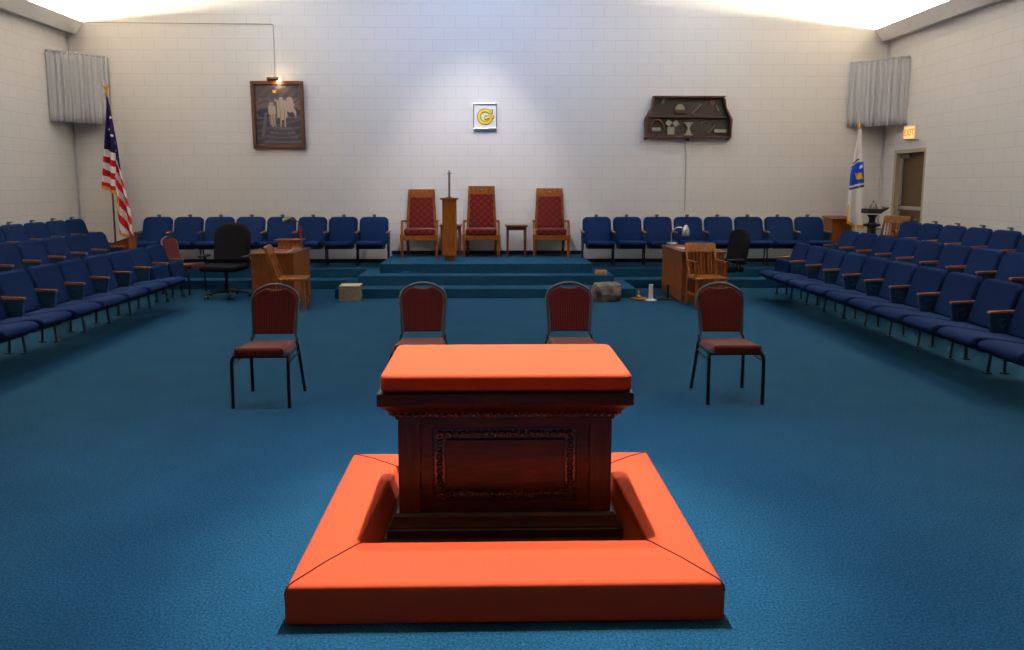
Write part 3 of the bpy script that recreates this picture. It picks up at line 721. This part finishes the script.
MB().lathe([(.10, 0), (.125, .008), (.128, .022), (.10, .026), (.06, .034), (.03, .04)], 28).build('dish', m_brass, bp)
MB().lathe([(.03, .036), (.035, .055), (.014, .07), (.012, .10), (.018, .11), (.005, .13), (.003, .16)], 16).build('spindle', m_brass, bp)
wp = empty('white_candlestick', (2.40, 10.52, 0), 0, 'short white column candlestick on flat white base near right desk', 'candlestick')
MB().lathe([(.105, 0), (.105, .012), (.05, .02), (.04, .035)], 6).build('base', m_wax, wp)
MB().lathe([(.034, .03), (.032, .05), (.029, .22), (.033, .225), (.033, .24)], 16).build('column', m_wax, wp)
bs = empty('black_floor_item', (2.62, 10.62, 0), 0, 'small black post on flat base standing against the right desk', 'stand')
MB().box(-.12, .12, -.09, .09, 0, .015, bev=.004).build('base', m_blackpl, bs)
MB().lathe([(.03, .015), (.02, .03), (.016, .20), (.022, .22)], 12, c=(.06, 0, 0)).build('post', m_blackpl, bs)

# ------------------------------------------------------------------ corner curtains
def curtain(p0, p1, zt, zb, name, lb, seed):
    random.seed(seed); p0 = Vector(p0); p1 = Vector(p1); L = (p1-p0).length; t = (p1-p0).normalized(); n = Vector((-t.y, t.x))
    r = empty(name, (p0.x, p0.y, zb), 0, lb, 'curtain')
    N, K = 150, 10; V = []; Fs = []
    ph = [random.uniform(0, 6.28) for _ in range(4)]
    for j in range(K+1):
        v = j/K; z = (zt-zb)*(1-v)
        for i in range(N+1):
            u = i/N; x = u*L
            a = .017+.012*v
            d = a*sin(2*pi*x/.085+1.1*sin(2*pi*x/.33+ph[0])+.5*v)+.010*v*sin(2*pi*x/.21+ph[1])+.4*a*sin(2*pi*x/.043+ph[2])
            p = Vector((t.x*x+n.x*d, t.y*x+n.y*d)); zz = z+(.004*sin(2*pi*x/.085+ph[3]) if j in (0, K) else 0)
            if j == 0: zz += .012*noise.noise(Vector((x*9, seed, 0)))
            V.append((p.x, p.y, zz))
    for j in range(K):
        for i in range(N): q = j*(N+1)+i; Fs.append((q, q+1, q+N+2, q+N+1))
    o = MB().add(V, Fs).build('cloth', m_curtain, r, ang=80)
    md = o.modifiers.new('thick', 'SOLIDIFY'); md.thickness = .003
    MB().tube([(0, 0, zt-zb-.03), (t.x*L, t.y*L, zt-zb-.03)], .006, 8).build('rod', m_silver, r)
    # gathered heading, a soft ruffle above the rod
    V = []; Fs = []
    for j in range(3):
        for i in range(N+1):
            x = i/N*L; d = (.012+.012*(j == 1))*sin(2*pi*x/.047+ph[0])-.012*(j == 1)
            V.append((t.x*x+n.x*d, t.y*x+n.y*d, zt-zb-.012+j*.018+.008*noise.noise(Vector((x*14, j, seed)))))
    for j in range(2):
        for i in range(N): q = j*(N+1)+i; Fs.append((q, q+1, q+N+2, q+N+1))
    h = MB().add(V, Fs).build('ruffle', m_curtain, r, ang=80); h.modifiers.new('thick', 'SOLIDIFY').thickness = .003
    return r
curtain((XL+.03, 12.34), (-6.69, W-.03), 3.92, 2.77, 'corner_curtain', 'short white gathered curtain across the left back corner high up', 3)
curtain((6.47, W-.03), (XR-.03, 12.34), 3.88, 2.75, 'corner_curtain', 'short white gathered curtain across the right back corner above exit sign', 5)

# ------------------------------------------------------------------ flags
def drape(cols, rows, fn, colorfn, mats, name, parent):
    """cols x rows grid; fn(u,v)->(x,y,z); colour slot from colorfn(u,v)"""
    V = []; Fs = []; M_ = []
    for j in range(rows+1):
        for i in range(cols+1): V.append(fn(i/cols, j/rows))
    b = MB()
    for j in range(rows):
        for i in range(cols):
            q = j*(cols+1)+i; Fs.append((q, q+1, q+cols+2, q+cols+1)); M_.append(colorfn((i+.5)/cols, (j+.5)/rows))
    b.add(V, Fs); b.m = M_
    o = b.build(name, mats, parent, ang=80); md = o.modifiers.new('thick', 'SOLIDIFY'); md.thickness = .004; md.use_even_offset = False
    return o
def lerp_path(P_, v):
    for (a, x0, x1), (c, x2, x3) in zip(P_, P_[1:]):
        if v <= c:
            t = (v-a)/(c-a); return x0+(x2-x0)*t, x1+(x3-x1)*t
    return P_[-1][1:]
FY = 12.65
fl = empty('us_flag', (-6.255, FY, 2*RZ), 0, 'American flag hanging draped on its pole in the left back corner', 'flag')
# pole leans slightly
def W3(x, z): return (x+6.10, 0, z-2*RZ)
pole = MB(); PF = at(117, 266, FY)[0]+6.255; pole.tube([(PF, 0, 0.03), (-.31, 0, 2.93)], [.016, .012], 10); pole.build('pole', m_oakd, fl)
MB().lathe([(.09, 0), (.09, .02), (.07, .04), (.03, .07), (.022, .12)], 20, c=(PF, 0, 0)).build('stand', m_brass, fl)
ea = MB(); ea.lathe([(.012, 2.79), (.03, 2.80), (.03, 2.815), (.012, 2.83), (.03, 2.85), (.012, 2.875)], 12, c=(-.313, 0, .13))
ea.prism([(x-.113, z+.13) for x, z in ((-.20, 2.87), (-.235, 2.93), (-.25, 2.99), (-.225, 2.96), (-.205, 2.95), (-.198, 2.99), (-.19, 2.95), (-.17, 2.96), (-.145, 2.99), (-.16, 2.93))], -.01, .01, bev=.003)
ea.build('eagle_finial', m_brass, fl)
# left fold (hoist stripes) and right fold (fly end) in one cloth: two panels sewn to the same pole
SC = 12.65/719
def imgp(u_, v_):  # local x,z from drawing units (one unit = about 1.7 cm), origin at the pole foot
    X, Z = at(u_, v_, FY); return X+6.30, Z-2*RZ
def panelA(u, v):
    y = 98+v*(188-98+6*u)
    w = lerp_path([(0, 0, 1.5), (.15, 0, 4.5), (.5, -1, 8.5), (1, -3.5, 9.5)], v)
    x = 107.2+w[0]+(w[1]-w[0])*u; X, Z = imgp(x, y)
    return (X, -.11-.05*sin(u*2*pi*1.5+.6)*min(1, v*2)-.02*v, Z)
def colA(u, v):
    y = 98+v*90+6*u*v
    if v > .965: return 3
    if y < 149+5*u:
        for sx, sy in ((.8, 118), (.45, 130), (.8, 136), (.5, 142)):
            if abs(u-sx) < .13 and abs(y-sy) < 1.0: return 1
        return 0
    return 2 if int((y-6*u-149)/6.4) % 2 else 1
def panelB(u, v):
    y = 106+v*(233-106+10*u)
    c = lerp_path([(0, 108, 109.5), (.28, 110, 117.0), (.5, 114, 121.5), (.75, 117, 130), (1, 119.5, 135)], v)
    x = c[0]+(c[1]-c[0])*u; X, Z = imgp(x, y)
    return (X, -.075-.045*sin(u*2*pi*1.4+.3)*min(1, v*1.5), Z)
def colB(u, v):
    y = 106+v*(233-106+10*u); 
    if v > .975 or u > .97 and v > .85: return 3
    if y < 152+18*u:
        k = (y-112)/7.0
        if abs(u-.72+.25*(int(k) % 2)) < .12 and abs(k-int(k)-.5) < .16 and y > 112: return 1
        return 0
    d = (y-150)+(-26)*u
    return 2 if int((d+400)/9.0) % 2 else 1
mats_f = [m_flagblue, m_white, m_flagred, m_gold]
drape(24, 90, panelB, colB, mats_f, 'flag_cloth', fl); drape(18, 90, panelA, colA, mats_f, 'front_fold', fl)
MB().tube([(-.17, -.16, 1.32), (-.14, -.165, 1.15), (-.13, -.165, 1.0), (-.125, -.165, .93)], [.006, .006, .008, .02], 6).build('tassel_cord', m_gold, fl)

f2 = empty('white_flag', (6.40, 12.45, 2*RZ), 0, 'white flag with blue and gold emblem furled on pole in right back corner', 'flag')
MB().tube([(0.05, 0, .03), (0.0, 0, 2.40)], [.014, .011], 10).build('pole', m_white, f2)
MB().lathe([(.12, 0), (.12, .02), (.09, .04), (.03, .07), (.02, .12)], 20, c=(.05, 0, 0)).build('stand', m_brass, f2)
MB().lathe([(.012, 2.34), (.028, 2.36), (.02, 2.39), (.028, 2.42), (.01, 2.46), (.003, 2.50)], 12, c=(0, 0, 0)).build('finial', m_brass, f2)
def pan2(u, v):
    y = 129+v*(223-129+3*u+3.5*sin(u*3.0))
    a, c = lerp_path([(0, 858, 861), (.3, 852.5, 862.5), (.5, 849, 863.5), (.8, 846.5, 863.5), (1, 845.5, 865)], v)
    X, Z = at(a+(c-a)*u, y, 12.45)
    return (X-6.40, -.03-.035*sin(u*2*pi*1.5+.4)*min(1, .15+v), Z-2*RZ)
def col2(u, v):
    if v > .965 or (u < .05 and v > .80): return 4
    zz = v*1.72; c = .80-.10*(u-.5)
    top = c-.17-.05*sin(u*3.1); bot = c+.19-.03*sin(u*3.1)
    if top < zz < bot:
        if (u-.62)**2/.035+(zz-c-.03)**2/.0035 < 1 or abs((zz-c-.03)-.25*(u-.6)) < .02 and .3 < u < .9: return 2
        if abs(u-.75) < .10 and abs(zz-c+.12) < .025: return 3
        return 0
    if bot+.035 < zz < bot+.075 or top-.06 < zz < top-.03 and u < .6: return 1
    return 3
drape(36, 120, pan2, col2, [m_blue, m_scroll, m_emgold, m_white, m_gold], 'flag_cloth', f2)

# ------------------------------------------------------------------ lecterns and stand
def lectern(x, y, z, rz, w, h, d_, tilt, lb):
    r = empty('lectern', (x, y, z), rz, lb, 'lectern')
    MB().prism([(-d_/2, 0), (d_/2, 0), (d_/2, h+tilt), (-d_/2, h)], -w/2, w/2, axis='x').build('body', m_oak, r, smooth=False)
    MB().prism([(-d_/2-.03, h-.005), (d_/2+.02, h+tilt+.004), (d_/2+.02, h+tilt+.028), (-d_/2-.03, h+.02)], -w/2-.025, w/2+.025, axis='x', bev=.004).build('slanted_top', m_oakd, r)
    MB().box(-w/2-.015, w/2+.015, -d_/2-.015, d_/2+.015, 0, .08, bev=.004).build('base', m_oakd, r)
    return r
lectern(6.30, 12.84, 2*RZ, 0, .36, .80, .34, .03, 'oak lectern box in the right back corner beside the white flag')
lectern(-6.06, 11.76, RZ, -pi/2, .26, .53, .46, .17, 'slant topped oak lectern in left back corner below the American flag')
ps = empty('black_pedestal', (6.47, 11.99, 2*RZ), 0, 'black wooden pedestal stand between white flag and exit door', 'stand')
MB().lathe([(.12, 0), (.12, .03), (.08, .06), (.06, .10), (.085, .40), (.07, .70), (.10, .72), (.14, .735), (.14, .76), (.07, .775), (.05, .80), (.055, .86), (.09, .92)], 8).build('column', m_blackpl, ps)
MB().box(-.13, .10, -.13, .13, .94, 1.02, bev=.008).build('top', m_blackpl, ps)
MB().prism([(.095, .95), (.22, 1.03), (.22, 1.045), (.095, 1.01)], -.12, .12, bev=.003).build('tray', m_blackpl, ps)
hv = empty('silver_bell', (6.47, 11.97, 2*RZ+1.021), 0, 'small silver and dark domed object on the black pedestal', 'ornament')
MB().lathe([(.065, 0), (.065, .02), (.055, .06), (.03, .09), (.01, .10), (.012, .13), (.003, .14)], 16).build('dome', m_greyplate, hv)
MB().lathe([(.04, 0), (.035, .05), (.01, .07)], 12, c=(.09, -.02, 0)).build('small_cup', m_silver, hv)

# ------------------------------------------------------------------ exit sign
def text_mesh(txt, size, depth, mat_, parent, name, mtx, bold=.0):
    cu = bpy.data.curves.new(name, 'FONT'); cu.body = txt; cu.size = size; cu.extrude = depth; cu.offset = bold; cu.align_x = 'CENTER'; cu.align_y = 'CENTER'
    tmp = bpy.data.objects.new('tmp', cu); COL.objects.link(tmp); bpy.context.view_layer.update()
    dg = bpy.context.evaluated_depsgraph_get(); me = bpy.data.meshes.new_from_object(tmp.evaluated_get(dg)); bpy.data.objects.remove(tmp)
    me.materials.clear(); me.materials.append(mat_); me.transform(mtx); me.name = name
    o = bpy.data.objects.new(name, me); COL.objects.link(o); o.parent = parent; return o
ex = empty('exit_sign', (XR, 12.15, 2.60), 0, 'lit orange EXIT sign on the right wall above the door', 'sign')
m_exf = mat('exit_face', lin(255, 190, 150), .5, emit=(1, .42, .12, 1), es=.8)
m_exl = mat('exit_letters', lin(220, 60, 20), .5, emit=(1, .13, .02, 1), es=1.6)
MB().box(-.075, .0, -.16, .16, -.11, .11, bev=.006).build('housing', m_paper, ex)
MB().box(-.080, -.074, -.148, .148, -.098, .098).build('lit_face', m_exf, ex, smooth=False)
# letters face -X: local text x -> world -Y, text y -> Z
MT = Matrix(((0, 0, -1, -.0815), (-1, 0, 0, 0), (0, 1, 0, 0), (0, 0, 0, 1)))
text_mesh('EXIT', .145, .001, m_exl, ex, 'letters', MT, .004)

# ------------------------------------------------------------------ G sign
g = empty('letter_sign', (-.085, W, 2.925), 0, 'square white sign with yellow letter G on the back wall', 'sign')
MB().box(-.205, .205, -.03, -.002, -.23, .23, bev=.004).build('backing', m_paper, g)
sf = MB(); sf.box(-.215, .215, -.045, -.002, .205, .245, bev=.012, seg=3); sf.box(-.215, .215, -.045, -.002, -.245, -.195, bev=.012, seg=3); sf.box(-.215, -.195, -.04, -.002, -.23, .23, bev=.006); sf.box(.195, .215, -.04, -.002, -.23, .23, bev=.006)
m_chrome = mat('sign_chrome', lin(210, 220, 235), .15, .9)
sf.build('frame', m_chrome, g)
def G_shape(ro, ri, dx, grow):
    pts = []
    a0, a1 = radians(38), radians(342)
    n = 28
    out = [(ro*cos(a0+(a1-a0)*k/n), ro*sin(a0+(a1-a0)*k/n)) for k in range(n+1)]
    inn = [(ri*cos(a1-(a1-a0)*k/n), ri*sin(a1-(a1-a0)*k/n)) for k in range(n+1)]
    return out, inn
def g_mesh(grow, y0_, y1_):
    b = MB(); ro, ri = .135+grow, .088-grow
    n = 40; a0, a1 = radians(40)-grow*6, radians(352)
    for k in range(n):
        A0, A1 = a0+(a1-a0)*k/n, a0+(a1-a0)*(k+1)/n
        q = [(ro*cos(A0), ro*sin(A0)), (ro*cos(A1), ro*sin(A1)), (ri*cos(A1), ri*sin(A1)), (ri*cos(A0), ri*sin(A0))]
        b.prism(q, y0_, y1_)
    g_ = grow
    b.prism([(.0-g_, .012+g_), (.15+g_, .012+g_), (.15+g_, -.022-g_), (.125+g_, -.04-g_), (.08-g_, -.03-g_), (.08-g_, -.028-g_), (.03+g_, -.028-g_), (.03+g_, -.045-g_), (.0-g_, -.045-g_)], y0_, y1_)
    b.prism([(.075-g_, .085), (.108, .12+g_), (.13+g_, .115+g_), (.125+g_, .06-g_), (.105-g_, .055-g_), (.07-g_, .05)], y0_, y1_)
    return b
m_yel = mat('yellow_letter', lin(250, 205, 10), .5); m_blk = mat('black_outline', lin(20, 18, 16), .6)
g_mesh(.010, -.036, -.030).build('letter_outline', m_blk, g, smooth=False)
g_mesh(0, -.041, -.0362).build('letter', m_yel, g, smooth=False)
m_lblue = mat('pale_blue_tag', lin(160, 200, 240), .6)
tag(MB().box(-.055, .055, -.012, -.001, -.018, .018, bev=.004).build('blue_tag', m_lblue, None, (-.085, W, 2.645)), 'tiny pale blue tag on wall just under the letter G sign', 'tag')

# ------------------------------------------------------------------ framed picture with its lamp
tilt = .045
pf = empty('framed_picture', (-3.752, W-.01, 2.355), 0, 'large framed picture of pale robed figures on steps, lamp above it', 'picture')
PW, PH = .925, 1.175
TM = Matrix.Translation((0, 0, 0)) @ Matrix.Rotation(tilt, 4, 'X')
b = MB()
def bar(p, q, r_, s_): b.prism([p, q, r_, s_], -.055, -.012, bev=.006, M=TM)
a = PW/2; t_ = .062
bar((-a, 0), (a, 0), (a-t_, t_), (-a+t_, t_)); bar((-a, PH), (a, PH), (a-t_, PH-t_), (-a+t_, PH-t_)); bar((-a, 0), (-a, PH), (-a+t_, PH-t_), (-a+t_, t_)); bar((a, 0), (a, PH), (a-t_, PH-t_), (a-t_, t_))
b.build('frame', m_frame, pf)
cols = [mat('painted_%d' % i, lin(*c), .6) for i, c in enumerate(((76, 66, 78), (98, 84, 90), (34, 32, 52), (172, 156, 142), (122, 106, 98), (88, 84, 92), (60, 56, 66), (220, 170, 50), (46, 42, 54), (158, 138, 124)))]
def pic(u, v):   # u 0..1 right, v 0..1 down: pale figures, one winged, on curved steps under a small star
    if abs(u-.44) < .022 and abs(v-.115) < .022 or abs(u-.44) < .04 and abs(v-.108) < .008: return 7
    def ell(cx, cy, rx, ry): return ((u-cx)/rx)**2+((v-cy)/ry)**2 < 1
    if ell(.57, .24, .045, .034): return 3
    if .49 < u < .69 and .27 < v < .37 or ell(.59, .33, .11, .08): return 3 if (int(u*40) % 3) else 9
    if .52-.03 < u < .69 and .36 < v < .56-.02*sin(u*40): return 3 if int(u*34) % 3 else 4
    if .535 < u < .575 and .54 < v < .70 or .62 < u < .66 and .54 < v < .70: return 9
    if ell(.76, .33, .09, .13) and u > .66 or (.76 < u < .90 and abs(v-.33-(u-.76)*1.2) < .05): return 3 if int((u+v)*40) % 3 else 9
    if abs(v-.30-(.53-u)*-.5) < .015 and .43 < u < .53: return 3
    if ell(.36, .32, .05, .035): return 9
    if .29 < u < .45 and .35 < v < .48: return 3 if int(u*36) % 2 else 9
    if .30 < u < .44 and .47 < v < .66: return 4 if int(u*30) % 2 else 9
    if .36 < u < .40 and .64 < v < .70 or .42 < u < .45 and .64 < v < .70: return 9
    if .20-.25*(v-.5) < u < .26-.25*(v-.5) and .46 < v < .85: return 5
    for k, (yy, rx) in enumerate(((.70, .20), (.77, .27), (.84, .33), (.92, .40))):
        if ((u-.58)/rx)**2 < 1 and yy < v < yy+.07+.02*(1-((u-.58)/rx)**2): return 5 if (v-yy) < .035 else 6
    if .30 < v < .38 and abs(v-.33-.03*sin(u*9)) < .02: return 1
    if ell(.22, .47, .18, .07) or ell(.84, .46, .14, .07): return 2
    if v < .22: return 0 if (int(u*9+v*13) % 2) else 6
    return (8 if int(v*24+u*5) % 3 else 0) if v > .55 else (0 if int(v*20+2*sin(u*7)) % 2 else 1)
b = MB(); nx, ny = 56, 72; iw, ih = PW-2*t_+.01, PH-2*t_+.01; V = [TM @ Vector((-iw/2+iw*i/nx, -.025, PH-t_+.005-ih*j/ny)) for j in range(ny+1) for i in range(nx+1)]
b.add(V, [(j*(nx+1)+i, j*(nx+1)+i+1, (j+1)*(nx+1)+i+1, (j+1)*(nx+1)+i) for j in range(ny) for i in range(nx)]); b.m = [pic((i+.5)/nx, (j+.5)/ny) for j in range(ny) for i in range(nx)]
b.box(-iw/2, iw/2, -.022, -.012, t_, PH-t_, mi=0, M=TM); b.m[nx*ny:] = [0]*(len(b.f)-nx*ny)
b.build('painted_canvas', cols, pf, smooth=False)
pl = empty('picture_lamp', (-3.775, W-.02, 3.545), 0, 'small bronze tube lamp glowing over the top of the framed picture', 'lamp')
MB().tube([(-.11, -.17, .0), (.09, -.17, .0)], .033, 14).build('shade', m_bronze, pl)
MB().tube([(0, -.17, .01), (0, -.10, .05), (0, .0, .03)], .007, 8).build('arm', m_bronze, pl)
m_bulb = mat('lamp_bulb', (1, 1, 1, 1), emit=(1, .66, .28, 1), es=12)
MB().tube([(.09, -.168, -.008), (.135, -.165, -.012)], .014, 12).build('bulb', m_bulb, pl)
pt = light('picture_light', 'POINT', (0, 0, 0), 2.6, (1, .72, .38), shadow_soft_size=.03); pt.parent = pl; pt.location = (.06, -.13, -.055)

# ------------------------------------------------------------------ dark tool board
tb = empty('tool_board', (3.56, W, 2.55), 0, 'dark wooden display board of small tool emblems hanging at upper right', 'display')
out = [(-.775, .03), (-.775, .33), (-.71, .44), (-.66, .54), (-.635, .70), (-.64, .73), (.64, .73), (.635, .70), (.66, .54), (.71, .44), (.775, .33), (.775, .03)]
MB().prism(out, -.03, -.002).build('back_board', m_dkback, tb, smooth=False)
for s in (-1, 1):
    MB().prism([(s*x, z) for x, z in [(.775, .0), (.79, .33), (.725, .45), (.675, .54), (.65, .70), (.62, .70), (.645, .53), (.70, .43), (.75, .32), (.745, .0)]], -.12, -.002, bev=.003).build('side_rail', m_dkwood, tb)
    MB().lathe([(.035, -.11), (.035, 0)], 14, M=Matrix.Translation((s*.75, 0, .0)) @ Matrix.Rotation(-pi/2, 4, 'X') @ Matrix.Scale(-1, 4, (0, 0, 1))).build('foot_scroll', m_dkwood, tb)
MB().box(-.645, .645, -.12, -.002, .715, .745, bev=.004).build('top_rail', m_dkwood, tb)
MB().box(-.76, .76, -.12, -.002, .0, .03, bev=.004).build('bottom_rail', m_dkwood, tb)
MB().box(-.72, .72, -.10, -.03, .365, .38, bev=.003).build('shelf', m_dkwood, tb)
MB().box(-.025, .025, -.08, -.01, -.05, .0, bev=.006).build('switch_knob', m_blackpl, tb)
def emb(name, m_): 
    return lambda b: b.build(name, m_, tb)
def X_(u_): return (u_-500)/8.533*SC*1.0
e = MB(); e.prism([(-.50, .62), (-.44, .62), (-.43, .68), (-.36, .71), (-.38, .73), (-.48, .73), (-.47, .67)], -.06, -.03); e.build('green_emblem', m_greenw, tb)
e = MB(); n = 12; e.prism([(-.155+.085*cos(pi*k/n), .50+.105*sin(pi*k/n)) for k in range(n+1)], -.09, -.03, bev=.01); e.box(-.25, -.06, -.09, -.03, .44, .49, mi=1, bev=.004); e.build('dome_emblem', [m_agedw, m_dkwood], tb)
e = MB(); e.tube([(.07, -.05, .44), (.24, -.05, .61)], .01, 6); e.build('diagonal_rod', m_agedw, tb)
e = MB(); e.tube([(.18, -.05, .44), (.34, -.05, .66)], .009, 6); e.build('brown_rod', m_redw, tb)
e = MB(); e.lathe([(.05, 0), (.05, .02)], 18, M=Matrix.Translation((.43, -.05, .635)) @ Matrix.Rotation(-pi/2, 4, 'X')); e.build('red_disc', m_redw, tb)
e = MB(); e.tube([(.50, -.05, .58), (.55, -.05, .48)], .012, 6); e.build('short_rod', m_agedw, tb)
e = MB(); e.tube([(-.56+.12*cos(pi*k/12), -.06, .16+.17*sin(pi*k/12)) for k in range(13)], .022, 8); e.build('arch_emblem', m_dkwood, tb)
e = MB(); e.box(-.65, -.49, -.08, -.03, .12, .19, bev=.01); e.build('inner_block', m_agedw, tb)
e = MB(); e.box(-.37, -.24, -.055, -.03, .07, .20); e.box(-.045, .045, -.01, .01, -.045, .045, M=Matrix.Translation((-.35, -.06, .27)) @ Matrix.Rotation(.6, 4, 'Y')); e.box(-.045, .045, -.01, .01, -.045, .045, M=Matrix.Translation((-.22, -.06, .26)) @ Matrix.Rotation(-.6, 4, 'Y')); e.build('square_and_plans', m_agedw, tb)
e = MB(); e.box(-.065, .09, -.06, -.03, .055, .08); e.box(-.065, .09, -.06, -.03, .26, .285); e.prism([(-.04, .26), (.07, .26), (.03, .18), (.065, .08), (-.035, .08), (.0, .18)], -.06, -.035); e.build('hourglass_emblem', m_agedw, tb)
e = MB(); e.tube([(.32+.12*cos(pi*(.25+.5*k/10)), -.05, .18+.12*sin(pi*(.25+.5*k/10))) for k in range(11)], .007, 6); e.tube([(.38, -.05, .10), (.50, -.05, .24)], .007, 6); e.build('compass_arc', m_greyplate, tb)
e = MB(); e.box(.48, .70, -.07, -.03, .10, .16, bev=.006); e.build('white_bar', m_agedw, tb)
